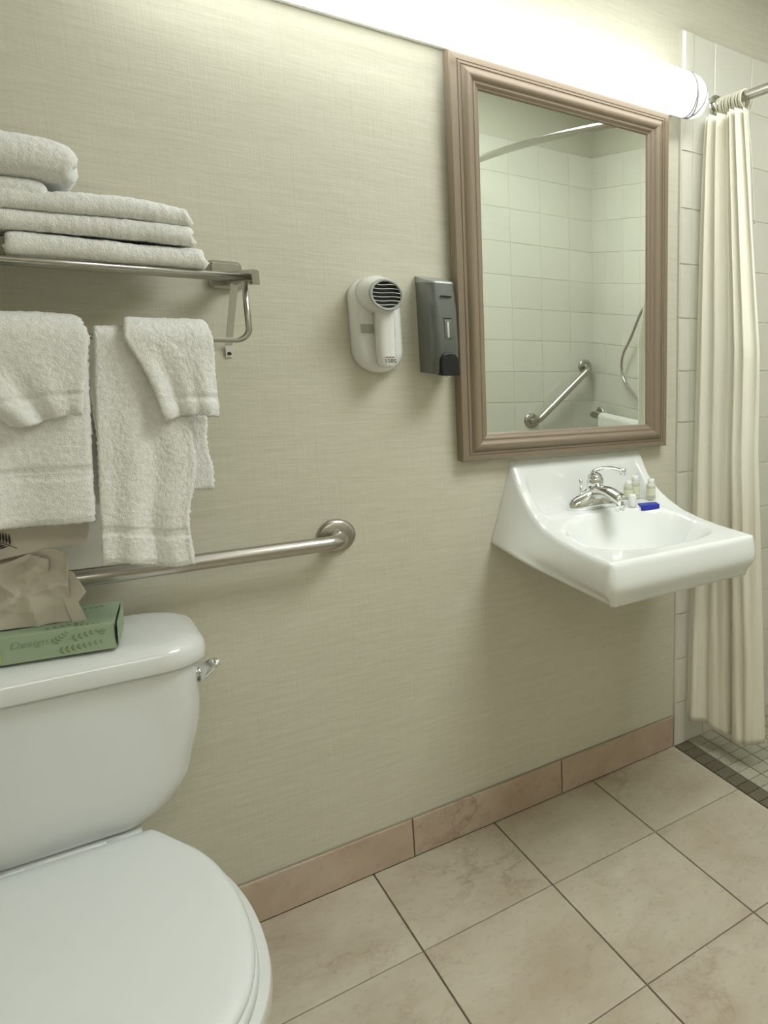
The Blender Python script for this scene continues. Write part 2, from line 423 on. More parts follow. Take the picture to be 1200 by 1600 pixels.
# ------------------------------------------------------------------ mirror
def mirror():
    x0, x1, z0, z1 = .2549, .8492, 1.0184, 1.934
    t = thing('wall_mirror', 'tall rectangular mirror in a moulded taupe frame above the sink', 'mirror', ((x0+x1)/2, -.002, z0))
    prof = [(0, 0), (0, .018), (.0025, .0215), (.0145, .0225), (.0152, .0208), (.0168, .0208), (.0175, .0228), (.0215, .0235), (.0225, .0215), (.024, .0218), (.027, .026), (.031, .0292), (.0365, .0305),
            (.042, .0292), (.046, .0255), (.0485, .0215), (.0500, .0205), (.0512, .0215), (.0545, .0210), (.0580, .0175), (.0605, .0145), (.0625, .0140), (.0640, .0125), (.066, .0085), (.066, .002)]
    def corner(cx, cz, w): return (x0+w+(.009 if cz > 0 else 0) if cx < 0 else x1-w-(.004 if cz > 0 else 0), z0+w if cz < 0 else z1-w)
    for a, b in (((-1,-1),(1,-1)), ((1,-1),(1,1)), ((1,1),(-1,1)), ((-1,1),(-1,-1))):
        bm = bmesh.new()
        r0 = []; r1 = []
        for w, h in prof:
            xa, za = corner(*a, w); xb, zb = corner(*b, w); k = 0 if h == 0 else .010; r0.append((xa, -h-k-.002, za)); r1.append((xb, -h-k-.002, zb))
        loft(bm, [r0, r1], False, False)
        obj('frame_rail', bm, M['bronze'], t, smooth='auto')
    obj('mirror_glass', bx((x0+.062, -.0195, z0+.062), (x1-.062, -.0155, z1-.062)), M['mirror'], t, smooth=False)
    obj('backing', bx((x0+.013, -.0150, z0+.01), (x1-.013, -.0005, z1-.01)), M['backing'], t, smooth=False)
    t.rotation_euler = (.0075, 0, 0)
mirror()

# ------------------------------------------------------------------ sink
def sink():
    xc, hw, yb, yf = .580, .200, -.001, -.505
    t = thing('wall_sink', 'white wall hung porcelain sink with a raised sloping back', 'sink', (xc, 0, .74))
    def sm(a, b, x): x = max(0, min(1, (x-a)/(b-a))); return x*x*(3-2*x)
    K = [(0, 1.006), (.012, .990), (.035, .955), (.06, .930), (.10, .903), (.14, .884), (.20, .866), (.27, .857), (.36, .853), (.51, .854)]
    def rim(y):
        d = -y
        for (a, za), (b, zb) in zip(K, K[1:]):
            if d <= b: return za+(zb-za)*(d-a)/(b-a)
        return K[-1][1]
    def rims(y):   # smoothed
        return sum(rim(y+o) for o in (-.012, -.006, 0, .006, .012))/5 if y < -.013 else rim(y)
    nu, nv = 96, 110
    def plan(i, j):
        u = -1+2*i/nu; v = j/nv
        y = yb+(yf-yb)*v; w = hw-.003+.013*sm(.0, .45, v)
        x = u*w
        # rounded front corners
        r = .018; a = abs(x)-(w-r); b = (yf+r)-y
        if a > 0 and b > 0:
            a_, b_ = a/r, b/r
            xx = a_*math.sqrt(1-b_*b_/2); yy = b_*math.sqrt(1-a_*a_/2)
            x = math.copysign(w-r+xx*r, x); y = yf+r-yy*r
        return x, y, w
    def height(x, y, w):
        dside = w-abs(x); dback = -y; dfront = y-yf
        zr = rims(y)
        d = min(dside, dfront+.0)
        # recess between the raised sides: starts 42 mm in, deck at .884 by the tap, falling toward the bowl
        deck = .880 - .022*sm(.12, .26, -y)
        deck = min(deck, zr)
        k = sm(.030, .062, dside)*sm(.012, .052, dback)
        if y < -.16: k = sm(.022, .046, dside)*sm(.045, .075, dfront)
        else: k = sm(.024, .050, dside)*sm(.012, .044, dback)
        z = zr+(min(deck, zr)-zr)*k
        # bowl
        by, bx_, ry, rx = -.300, 0, .135, .164
        if y > by: e = (abs(x)/rx)**3.4+(abs(y-by)/ry)**3.4
        else: e = (abs(x)/rx)**2.7+(abs(y-by)/.140)**2.7
        e = e**(1/3.0)
        if e < 1.08:
            q = max(0, min(1, (1.08-e)/.60)); z -= .112*(q*q*(3-2*q))**.80+ .012*max(0, .5-e)
        # edge round over
        de = min(dside, dfront)
        if de < .010: z -= .010*(1-math.sqrt(max(0, 1-((.010-de)/.010)**2)))
        return z
    bm = bmesh.new(); G = []
    for i in range(nu+1):
        col = []
        for j in range(nv+1):
            x, y, w = plan(i, j)
            col.append(bm.verts.new((xc+x, y, height(x, y, w))))
        G.append(col)
    for i in range(nu):
        for j in range(nv): bm.faces.new((G[i][j], G[i+1][j], G[i+1][j+1], G[i][j+1]))
    # skirt: walk the free perimeter (left side down, front, right side up)
    per = [G[0][j] for j in range(nv+1)]+[G[i][nv] for i in range(1, nu+1)]+[G[nu][j] for j in range(nv-1, -1, -1)]
    base = [v.co.copy() for v in per]
    cen = Vector((xc, -.25, 0)); prev = per
    def outn(p):
        dx = (p.x-xc)/(hw+.01); dy = min(0, (p.y+.44))/.065
        if p.y < -.46 and abs(dx) < .83: return Vector((0, -1, 0))
        if p.y > -.46: return Vector((1 if dx > 0 else -1, 0, 0))
        return Vector((math.copysign(1, dx)*max(0, (abs(dx)-.83)/.17), -(max(0, (-.46-p.y)/.045)), 0)).normalized()
    for L in range(1, 15):
        q = L/14; row = []
        for p in base:
            n = outn(p); fr = sm(.05, .50, -p.y)          # 0 at the wall, 1 at the front
            zb = .795+(.748-.795)*fr-.0                    # lower edge
            ztop = p.z
            z = ztop+(zb-ztop)*q
            flare = (.055*q**1.1)*(1-fr)+(.009*math.sin(PI*min(1, q*1.15))-.016*sm(.55, 1, q))*fr
            row.append(bm.verts.new((p.x+n.x*flare, p.y+n.y*(.008*math.sin(PI*q)-.014*sm(.5, 1, q)), z)))
        for a in range(len(row)-1): bm.faces.new((prev[a], prev[a+1], row[a+1], row[a]))
        prev = row
    # underside rings
    for s, dz in ((.96, -.010), (.80, -.03), (.5, -.045), (.1, -.05)):
        row = []
        for v in prev: pass
        cur = [bm.verts.new((xc+(b.co.x-xc)*s, -.0+(b.co.y)*s-.0 , b.co.z+dz*.5)) for b in prev]
        for a in range(len(cur)-1): bm.faces.new((prev[a], prev[a+1], cur[a+1], cur[a]))
        prev = cur
    o = obj('basin', bm, M['sink_white'], t)
    bm = bmesh.new(); lathe(bm, [(.0, .003), (.012, .004), (.021, .003), (.022, .0)], (xc, -.30, .7465), 'z', 24, False, True); obj('drain', bm, M['chrome'], t)
    return height, xc
HS, SXC = sink()
def deck_z(x, y):
    hw = .200
    v = -y/.504; v = max(0, min(1, v/.45)); w = hw-.003+.013*v*v*(3-2*v)
    return HS(x-SXC, y, w)

def faucet():
    fx, fy = .568, -.105; z0 = deck_z(fx, fy)
    t = thing('faucet', 'chrome single lever faucet on the sink deck', 'faucet', (fx, fy, z0))
    # base: long oval body that sweeps up to the middle
    bm = bmesh.new(); rings = []
    for q, sx, sy, h in ((0, 1, 1, 0), (.2, 1.0, 1.0, .006), (.5, .96, .93, .013), (.75, .86, .80, .020), (.9, .70, .66, .026), (1, .5, .5, .029)):
        rings.append([(fx+.080*sx*math.copysign(abs(math.cos(a))**.85, math.cos(a)), fy+.027*sy*math.sin(a), z0+h*1.35+ (0.016*math.exp(-(math.cos(a)*1.5)**2))*q) for a in [2*PI*k/40 for k in range(40)]])
    loft(bm, rings); obj('base', bm, M['chrome'], t)
    # body and spout
    bm = bmesh.new(); lathe(bm, [(.026, .015), (.024, .035), (.021, .052), (.019, .062)], (fx, fy, z0), 'z', 32); obj('body', bm, M['chrome'], t)
    bm = bmesh.new(); path = catmull([(fx, fy+.012, z0+.030), (fx, fy-.025, z0+.046), (fx, fy-.065, z0+.052), (fx, fy-.110, z0+.047), (fx, fy-.132, z0+.042)], 6)
    rings = []
    for k, p in enumerate(path):
        q = k/(len(path)-1); wx = .024-.007*q; wz = .019-.006*q
        rings.append([(p.x+wx*math.cos(a), p.y, p.z+wz*math.sin(a)) for a in [2*PI*i/24 for i in range(24)]])
    loft(bm, rings); obj('spout', bm, M['chrome'], t)
    bm = bmesh.new(); lathe(bm, [(.0115, -.032), (.0130, -.029), (.0130, -.006), (.011, 0)], (fx, fy-.120, z0+.044), 'z', 24); obj('aerator', bm, M['chrome'], t)
    # lever: ball hub and long loop handle to the right
    bm = bmesh.new(); lathe(bm, [(.018, .055), (.0215, .062), (.0225, .074), (.019, .086), (.012, .093), (.004, .096)], (fx, fy, z0), 'z', 32); obj('lever_hub', bm, M['chrome'], t)
    bm = bmesh.new(); path = catmull([(fx-.020, fy-.004, z0+.082), (fx-.012, fy-.010, z0+.100), (fx+.010, fy-.022, z0+.108), (fx+.034, fy-.036, z0+.108), (fx+.052, fy-.048, z0+.102)], 6)
    rings = []
    for k, p in enumerate(path):
        q = k/(len(path)-1); w = .013-.004*q; hgt = .0045
        rings.append([(p.x+w*.55*math.cos(a), p.y+w*math.cos(a)*.85, p.z+hgt*math.sin(a)) for a in [2*PI*i/20 for i in range(20)]])
    loft(bm, rings); obj('lever', bm, M['chrome'], t)
    bm = bmesh.new(); tube(bm, [(fx+.054, fy-.049, z0+.108), (fx+.054, fy-.049, z0+.092)], [.009, .008], 16); obj('lever_knob', bm, M['chrome'], t)
    bm = bmesh.new(); tube(bm, [(fx-.030, fy+.022, z0+.006), (fx-.030, fy+.022, z0+.062)], .0028, 10); tube(bm, [(fx-.030, fy+.022, z0+.060), (fx-.030, fy+.022, z0+.067), (fx-.030, fy+.022, z0+.076)], [.003, .0055, .004], 12); obj('lift_rod', bm, M['chrome'], t)
faucet()
def bottles():
    spots = [(.680, -.090, .058, .0125, 'pale yellow toiletry bottle standing closest to the faucet'),
             (.712, -.075, .066, .0130, 'pale yellow toiletry bottle in the middle, behind the blue box'),
             (.738, -.115, .060, .0125, 'pale green labelled toiletry bottle at the right, beside the sink rim')]
    for x, y, h, r, s in spots:
        z = deck_z(x, y)+.0008
        t = thing('toiletry_bottle', s, 'bottle', (x, y, z), 'toiletries on the sink')
        bm = bmesh.new(); lathe(bm, [(r*.9, 0), (r, .002), (r, h*.72), (r*.85, h*.78), (r*.5, h*.82)], (x, y, z), 'z', 24); obj('bottle_body', bm, M['bottle'], t)
        bm = bmesh.new(); lathe(bm, [(r*.72, h*.80), (r*.74, h*.81), (r*.74, h*.99), (r*.66, h)], (x, y, z), 'z', 24); obj('cap', bm, M['cap'], t)
        bm = bmesh.new(); lathe(bm, [(r+.0003, h*.22), (r+.0003, h*.56)], (x, y, z), 'z', 24, False, False); obj('label', bm, M['label'], t)
    x, y = .655, -.150; z = deck_z(x, y)
    bm = bmesh.new(); lathe(bm, [(.0095, 0), (.0105, .002), (.0105, .028), (.009, .031), (.008, .034)], (x, y, z+.001), 'z', 20)
    tag(obj('toiletry_jar', bm, M['cap']), 'tiny white jar standing under the faucet spout', 'jar', 'toiletries on the sink')
    # blue soap carton
    x, y = .700, -.160; z = min(deck_z(x+dx, y+dy) for dx in (-.02, .02) for dy in (-.012, .012))+.003
    bm = bx((-.026, -.016, 0), (.026, .016, .0155)); bmesh.ops.rotate(bm, verts=bm.verts, cent=(0,0,0), matrix=Matrix.Rotation(-.25, 3, 'Z')); bmesh.ops.translate(bm, verts=bm.verts, vec=(x, y, z))
    tag(obj('soap_box', bm, M['blue'], smooth=False, bevel=.0008), 'small flat royal blue soap box on the sink deck', 'box', 'toiletries on the sink')
bottles()

# ------------------------------------------------------------------ hair dryer and dispenser
def dryer():
    t = thing('hair_dryer', 'white wall mounted hair dryer with a round dark grille', 'hair dryer', (.09, 0, 1.335))
    xc, zc = .0905, 1.3345
    bm = bmesh.new(); rings = []
    for y, s in ((-.0005, 1.0), (-.012, 1.0), (-.022, .97), (-.032, .90), (-.040, .78), (-.044, .60)):
        rings.append([(xc+x*s, y, zc+z*(1-(1-s)*.6)) for x, z in rrect(.0500, .1030, .0490, 8)])
    loft(bm, rings); obj('wall_holder', bm, M['white_plastic'], t)
    # handle: tapered upright grip
    hx = .092
    bm = bmesh.new(); rings = []
    for z, w, y0, y1 in ((1.375, .017, -.048, -.088), (1.350, .0175, -.048, -.086), (1.31, .0175, -.046, -.082), (1.275, .0175, -.044, -.080), (1.255, .0170, -.043, -.079), (1.249, .0140, -.046, -.076), (1.247, .009, -.052, -.070)):
        rings.append([(hx+x, (y0+y1)/2+y, z) for x, y in rrect(w, (y0-y1)/2, min(w, (y0-y1)/2)*.75, 5)])
    loft(bm, rings); obj('handle', bm, M['white_plastic'], t)
    hz = 1.4005
    bm = bmesh.new(); lathe(bm, [(.0395, -.030), (.0400, -.050), (.0375, -.072), (.0345, -.086), (.0335, -.098), (.0320, -.1045), (.0285, -.1050), (.0275, -.101)], (.088, 0, hz), 'y', 48, True, False); obj('motor_head', bm, M['white_plastic'], t)
    bm = bmesh.new(); lathe(bm, [(.0330, -.0985), (.0338, -.1035), (.0318, -.1070), (.0282, -.1072), (.0270, -.1040)], (.088, 0, hz), 'y', 48, False, False); lab(obj('grille_ring', bm, M['grey_plastic'], t), 'grey ring round the grille')
    bm = bmesh.new(); lathe(bm, [(.0285, -.0995), (.0001, -.0995)], (.088, 0, hz), 'y', 40, False, False); lab(obj('intake', bm, M['dark'], t), 'dark intake opening')
    for k in range(6):
        zz = hz-.0205+k*.0082; w = math.sqrt(max(.0282**2-(zz-hz)**2, 1e-5))
        pts = [(.088-w+2*w*q/14, -.1045, zz-.0010*math.sin(2*PI*(q/14))) for q in range(15)]
        bm = bmesh.new(); tube(bm, pts, .0007, 8); obj('grille_bar', bm, M['white_plastic'], t)
    bm = bx((.052, -.0455, 1.318), (.076, -.0400, 1.338)); bmesh.ops.rotate(bm, verts=bm.verts, cent=(.064, -.04, 1.328), matrix=Matrix.Rotation(-.10, 3, 'Z')); lab(obj('badge', bm, M['grey_plastic'], t, bevel=.002), 'small grey rectangular badge')
    bm = bx((.1095, -.066, 1.312), (.1125, -.054, 1.336)); lab(obj('switch', bm, M['grey_plastic'], t, bevel=.001), 'grey side switch')
    text('number_print', '1505', .0120, (.0945, -.0797, 1.2615), FRONT, M['ink'], t)
    bm = bmesh.new()
    for k in range(9):
        x = .0835+k*.0022; box(bm, (x, -.0803, 1.2685), (x+.0013, -.0797, 1.2685+.0016+.0008*((k*7) % 3)))
    lab(obj('logo_print', bm, M['red_ink'], t, smooth=False), 'tiny reddish line of print')
dryer()
def dispenser():
    t = thing('soap_dispenser', 'graphite wall soap dispenser with black push button beside the mirror', 'dispenser', (.205, 0, 1.34))
    xc = .2095; hw = .0285
    def sec(z, dep, w=hw):
        pts = [(xc-w, -.001)]
        pts += [(xc-w+.010*0, -dep*.45)]
        for k in range(9):
            a = PI+PI/2*k/8; pts.append((xc-w+.016+.016*math.cos(a), -dep+.024+.024*math.sin(a)))
        for k in range(9):
            a = 1.5*PI+PI/2*k/8; pts.append((xc+w-.010+.010*math.cos(a), -dep+.016+.016*math.sin(a)))
        pts += [(xc+w, -dep*.45), (xc+w, -.001)]
        return [(x, y, z) for x, y in pts]
    bm = bmesh.new(); loft(bm, [sec(1.233, .078), sec(1.240, .084), sec(1.30, .092), (sec(1.38, .090)), sec(1.434, .080)]); obj('cover', bm, M['disp'], t, smooth='auto')
    bm = bmesh.new(); r0 = sec(1.4343, .0805); r1 = [(x, y*.97, z+.004+.010*(1+y/.0805)) for x, y, z in r0]; loft(bm, [r0, r1]); lab(obj('lid', bm, M['disp_top'], t, smooth='auto'), 'silver top lid')
    # push button: black arch
    fx = xc+.004
    def fy(z): return -(.084+.008*(z-1.240)/.06) if z < 1.30 else -.092
    def arch(w, h): return [(fx-w, 1.231)]+[(fx+w*math.cos(PI-PI*k/14), 1.231+h-w+w*math.sin(PI*k/14)) for k in range(15)]+[(fx+w, 1.231)]
    bm = bmesh.new(); a = arch(.0205, .052); b = arch(.0180, .049)
    loft(bm, [[(x, -.070, z) for x, z in a], [(x, -.0935, z) for x, z in a], [(x, -.0970, z) for x, z in b]]); lab(obj('push_button', bm, M['black_plastic'], t, smooth='auto'), 'black arched push button')
    bm = bmesh.new(); tube(bm, [(fx, -.080, 1.233), (fx, -.080, 1.2265)], .006, 14); obj('nozzle', bm, M['cap'], t)
    obj('level_frame', bx((fx-.0075, -.0929, 1.312), (fx+.0075, -.0905, 1.354)), M['disp'], t, bevel=.001)
    obj('level_window', bx((fx-.0022, -.0938, 1.316), (fx+.0022, -.0926, 1.350)), M['window'], t, bevel=.0008)
    bm = bmesh.new()
    for k in range(6): box(bm, (fx-.009+k*.003, -.0928, 1.3575), (fx-.009+k*.003+.002, -.0915, 1.3590))
    for k in range(7): box(bm, (fx-.012+k*.0035, -.0910, 1.4040), (fx-.012+k*.0035+.0024, -.0880, 1.4075))
    o = lab(obj('faint_print', bm, M['black_plastic'], t, smooth=False), 'faint dark print'); o['kind'] = 'stuff'
dispenser()

# ------------------------------------------------------------------ grab bars
def grab_bar(name, label, p0, p1, out, r=.0160, group=None, fl=.038):
    """p0,p1 wall points, out = unit vector from the wall"""
    p0, p1, out = Vector(p0), Vector(p1), Vector(out)
    t = thing(name, label, 'grab bar', p0, group)
    bm = bmesh.new(); tube(bm, arc_path([p0+out*.003, p0+out*.062, p1+out*.062, p1+out*.003], .036, 10), r, 24); obj('bar', bm, M['steel'], t)
    ax = 'x' if abs(out.x) > .5 else 'y'; s = out.x+out.y
    for p in (p0, p1):
        bm = bmesh.new(); lathe(bm, [(fl, s*.0005), (fl, s*.004), (fl-.002, s*.008), (fl-.008, s*.011), (r+.001, s*.0125)], p, ax, 40); obj('flange', bm, M['steel'], t)
    return t
grab_bar('grab_bar', 'long brushed steel grab bar on the wall behind the toilet', (-.0165, 0, .870), (-.93, 0, .870), (0, -1, 0))
grab_bar('grab_bar', 'diagonal steel grab bar on the tiled wall seen in the mirror', (1.652, YF+.011, 1.112), (1.345, YF+.011, .833), (0, 1, 0))
grab_bar('grab_bar', 'horizontal steel shower grab bar holding a towel, seen in the mirror', (XR-.011, -1.81, .865), (XR-.011, -1.05, .865), (-1, 0, 0))

# ------------------------------------------------------------------ towel rack
RX = -.166; RZ = 1.412
def rack():
    t = thing('towel_rack', 'satin steel towel shelf with a hanging bar on the wall', 'towel rack', (-.47, 0, RZ))
    XE = -.775
    for x in (RX, XE):
        bm = bmesh.new(); rings = []
        for y, s in ((-.0005, 1), (-.006, 1), (-.013, .93), (-.017, .80)):
            rings.append([(x+a*s, y, 1.419+b*s) for a, b in rrect(.027, .027, .009, 5)])
        loft(bm, rings); obj('wall_plate', bm, M['satin'], t, smooth='auto')
        obj('side_arm', bx((x-.0055, -.262, RZ-.0125), (x+.0055, -.012, RZ+.0125)), M['satin'], t, smooth=False, bevel=.001)
        # thin brace strip going down to the wall
        s = 1 if x == RX else -1
        bm = bmesh.new(); a = Vector((x-.004, -.105, RZ-.010)); b = Vector((x-.007, -.0065, 1.285)); c = Vector((x-.007, -.0035, 1.262))
        w = Vector((.0055, 0, 0)); n = Vector((0, .0012, .0))
        loft(bm, [[p-w-n, p+w-n, p+w+n, p-w+n] for p in (a, b, c)]); lab(obj('brace', bm, M['paper'], t, smooth=False), 'thin pale flat brace strip')
        bm = bmesh.new(); lathe(bm, [(.0035, -.0040), (.0035, -.0065), (.002, -.0075)], (x-.007, 0, 1.269), 'y', 14); lab(obj('screw', bm, M['backing'], t), 'small dark screw')
    for y in (-.248, -.185, -.120, -.060):
        bm = bmesh.new(); tube(bm, [(XE, y, RZ), (RX-.004, y, RZ)], .0052, 14); obj('shelf_rod', bm, M['satin'], t)
    bm = bmesh.new(); tube(bm, arc_path([(XE+.012, -.235, RZ-.008), (XE+.012, -.235, 1.303), (RX-.012, -.235, 1.303), (RX-.012, -.235, RZ-.008)], .022, 10), .0045, 14); obj('towel_bar', bm, M['satin'], t)
rack()

# ------------------------------------------------------------------ towels
BZ = 1.303; BY = -.235
def drape(name, label, front, back, r, thick, nu, nv, band=None, seed=0, group='hanging towels'):
    """front(u,q): (x,z) with q 0 at the bar, 1 at the hem; back likewise"""
    lf = BZ-front(.5, 1)[1]; lb = BZ-back(.5, 1)[1]; la = PI*r; tot = lf+la+lb
    def P(u, v):
        s = v*tot
        if s < lf:
            q = 1-s/lf; x, z = front(u, q); y = BY-r-.006*q*math.sin(q*2.2)*0
            wob = .006*math.sin(u*9+seed)*q+.004*math.sin(u*17+seed*2)*q
            return Vector((x, y+wob, z))
        if s < lf+la:
            a = (s-lf)/r; x = front(u, 0)[0]*(1-(s-lf)/la)+back(u, 0)[0]*(s-lf)/la
            return Vector((x, BY-r*math.cos(a), BZ+r*math.sin(a)))
        q = (s-lf-la)/lb; x, z = back(u, q); return Vector((x, BY+r+.004*math.sin(u*8+1)*q, z))
    def tf(u, v):
        s = v*tot; k = 1.0
        if s < lf and band:
            d = s      # distance from the hem
            a, b = band
            if a < d < b: k = .55 + .16*(math.sin((d-a)/(b-a)*PI*5) > .2)
            if d < .010: k *= .8
        return k
    bm = bmesh.new(); slab(bm, P, nu, nv, thick, tfun=tf, seed=seed)
    return tag(obj(name, bm, M['towel']), label, 'towel', group)
def hanging():
    L = lambda a, b, q: a+(b-a)*q
    drape('bath_towel', 'white bath towel hanging at the left, partly under a hand towel',
          lambda u, q: (L(-.70, L(-.3865, -.409, q), u), BZ-q*(BZ-L(1.012, 1.010, u))),
          lambda u, q: (L(-.70, -.392, u), BZ-q*.27), .0115, .013, 120, 230, (.072, .092), 1.0)
    def bf(u, q):
        xl = L(-.380, -.408, q**.9); xr = L(-.262, -.2965, max(0, (q-.15)/.85)) if q > .15 else -.262
        xr += .004*math.sin(q*14)
        return (L(xl, xr, u), BZ-q*(BZ-L(.936, .914, u)-.004*math.sin(u*7)))
    drape('bath_towel', 'long white bath towel hanging at the right, reaching the grab bar', bf,
          lambda u, q: (L(-.378, L(-.262, -.250, min(1, q*2)), u)+.0022*math.sin(q*16)*u, BZ-q*.262), .0115, .012, 110, 260, (.052, .066), 2.3)
    drape('hand_towel', 'white hand towel folded over the left bath towel',
          lambda u, q: (L(L(-.60, -.484, q), L(-.3845, -.4065, q), u) if q > .0 else L(-.60, -.3845, u), BZ-q*(BZ-L(1.168, 1.183, u)+.003*math.sin(u*6))),
          lambda u, q: (L(-.60, -.40, u), BZ-q*.10), .0285, .011, 90, 110, (.030, .040), 3.1)
    drape('washcloth', 'small white washcloth draped askew over the right bath towel',
          lambda u, q: (L(L(-.347, -.305, q)+.004*math.sin(q*4), L(-.2335, -.2375, q), u), BZ-q*(BZ-L(1.170, 1.173, u)-.006*math.sin(u*PI))),
          lambda u, q: (L(-.335, -.245, u), BZ-q*.11), .0285, .009, 80, 110, (.026, .036), 4.7)
hanging()
def folded(name, label, x0, x1, yb, yf, z0, layers, step, thick, seed, tilt=0.0, sag=.004, nu=110, rise=0.0, cat='towel', group='folded towels on the shelf'):
    """one towel folded flat: a continuous sheet going back and forth"""
    path = []
    for k in range(layers):
        z = z0+thick/2+k*step; a, b = (yb, yf+step/2) if k % 2 == 0 else (yf+step/2, yb)
        for i in range(13): path.append(Vector((0, a+(b-a)*i/12, z)))
        if k < layers-1:
            s = -1 if k % 2 == 0 else 1
            for i in range(1, 7):
                an = PI*i/7; path.append(Vector((0, b+s*step/2*math.sin(an), z+step/2-step/2*math.cos(an))))
    cum = [0]
    for a, b in zip(path, path[1:]): cum.append(cum[-1]+(b-a).length)
    tot = cum[-1]
    def pt(s):
        for i in range(len(cum)-1):
            if s <= cum[i+1]: return path[i].lerp(path[i+1], (s-cum[i])/(cum[i+1]-cum[i]))
        return path[-1]
    H = layers*step
    def P(u, v):
        p = pt(v*tot); f = (p.z-z0)/H
        x = x0+(x1-x0)*u+ (u-.5)*.010*noise.noise(Vector((seed, f*6, 0)))-(.005*f*f)*(u-.5)*2
        e = max(0, abs(u-.5)*2-.80)/.20
        z = p.z+f*(.005*noise.noise(Vector((x*14, p.y*9, seed)))+tilt*(u-.5)+rise*math.sin(PI*u))-f*sag*e*e*2
        y = p.y+.006*noise.noise(Vector((x*10, seed, f*3)))
        return Vector((x, y, max(z, z0+.003)))
    bm = bmesh.new(); slab(bm, P, nu, int(tot/.0042), thick, rough=.0011, wav=.002, seed=seed)
    return tag(obj(name, bm, M['towel']), label, cat, group)
def shelf_towels():
    z = RZ+.0055
    folded('folded_towel', 'flat folded white towel at the bottom of the shelf pile', -.462, -.2265, -.04, -.250, z, 2, .0175, .0165, 1.7, nu=110, sag=.001)
    folded('folded_towel', 'thick folded white towel second from the bottom of the pile', -.470, -.2400, -.04, -.248, z+.0365, 4, .0152, .0155, 5.3, tilt=.000, sag=.001, rise=.002)
    folded('folded_towel', 'flat folded white towel lying at the far left of the shelf', -.70, -.478, -.04, -.245, z, 4, .0165, .016, 8.8, nu=90)
    folded('folded_hand_towel', 'folded white hand towel under the topmost one at the left', -.60, -.404, -.07, -.240, z+.0700, 2, .021, .020, 11.2, tilt=.004, nu=90, sag=.003)
    folded('folded_hand_towel', 'topmost plump folded white hand towel at the upper left', -.60, -.371, -.06, -.245, z+.1110, 2, .0340, .0320, 14.9, tilt=-.020, nu=100, sag=.005)
shelf_towels()
def shower_towel():
    r = .019; x0 = XR-.011-.062; zc = .865
    def P(u, v):
        y = -1.705+.42*u; s = v*.52
        if s < .25: return Vector((x0-r, y, zc-.25+s))
        if s < .25+PI*r: a = (s-.25)/r; return Vector((x0-r*math.cos(a), y, zc+r*math.sin(a)))
        return Vector((x0+r, y, zc-(s-.25-PI*r)))
    bm = bmesh.new(); slab(bm, P, 50, 90, .010, seed=6.6)
    tag(obj('bath_mat', bm, M['towel']), 'white towel over the shower grab bar, seen in the mirror', 'towel')
shower_towel()

# ------------------------------------------------------------------ printed cards on the grab bar
def sprig(bm, base, up, right, n, L, w, out, fat=.24):
    base, up, right, out = Vector(base), Vector(up), Vector(right), Vector(out)
    for k in range(n):
        q = k/(n-1); c = base+up*(L*q)
        for s in (-1, 1):
            d = (right*s*.8+up*.6).normalized(); nn = d.cross(out).normalized(); l = w*(1-.45*q); h = l*fat
            pts = [c, c+d*l*.35+nn*h, c+d*l*.75+nn*h*.7, c+d*l, c+d*l*.75-nn*h*.7, c+d*l*.35-nn*h]
            v = [bm.verts.new(p+out*.0004) for p in pts]; bm.faces.new(v)
    a = [bm.verts.new(p+out*.0004) for p in (base-right*w*.03-up*w*.5, base+right*w*.03-up*w*.5, base+up*L+right*w*.02, base+up*L-right*w*.02)]; bm.faces.new(a)
def cards():
    z0 = .870+.0165
    c = thing('printed_card', 'white printed card behind the towels, standing on the grab bar', 'card', (-.42, -.07, z0))
    bm = bmesh.new(); a = [(-.62, z0+.002), (-.318, z0+.001), (-.318, z0+.17), (-.62, z0+.17)]
    loft(bm, [[(x, -.062+.30*(z-z0)*-.12+o, z) for x, z in a] for o in (0, .0015)]); obj('card_sheet', bm, M['paper'], c, smooth=False)
    bm = bmesh.new(); sprig(bm, (-.347, -.0635, z0+.006), (.8, 0, .6), (-.6, 0, .8), 7, .028, .010, (0, -1, 0), .12); lab(obj('leaf_print', bm, M['ink'], c, smooth=False), 'dark printed sprig')
    c = thing('paper_bag', 'grey beige paper sheet with a black plant print, behind the left towel', 'paper', (-.50, -.14, .955))
    bm = bmesh.new(); pts = [(-.66, .945), (-.53, .945), (-.470, .955), (-.420, .960), (-.414, .985), (-.418, 1.05), (-.66, 1.05)]
    loft(bm, [[(x, -.165+.10*(1.05-z)*0+o, z) for x, z in pts] for o in (0, .001)]); obj('bag_sheet', bm, M['tissue'], c, smooth=False)
    bm = bmesh.new(); sprig(bm, (-.508, -.1655, .968), (-.72, 0, .60), (.60, 0, .72), 13, .052, .020, (0, -1, 0), .07); lab(obj('plant_print', bm, M['ink'], c, smooth=False), 'black printed plant')
cards()

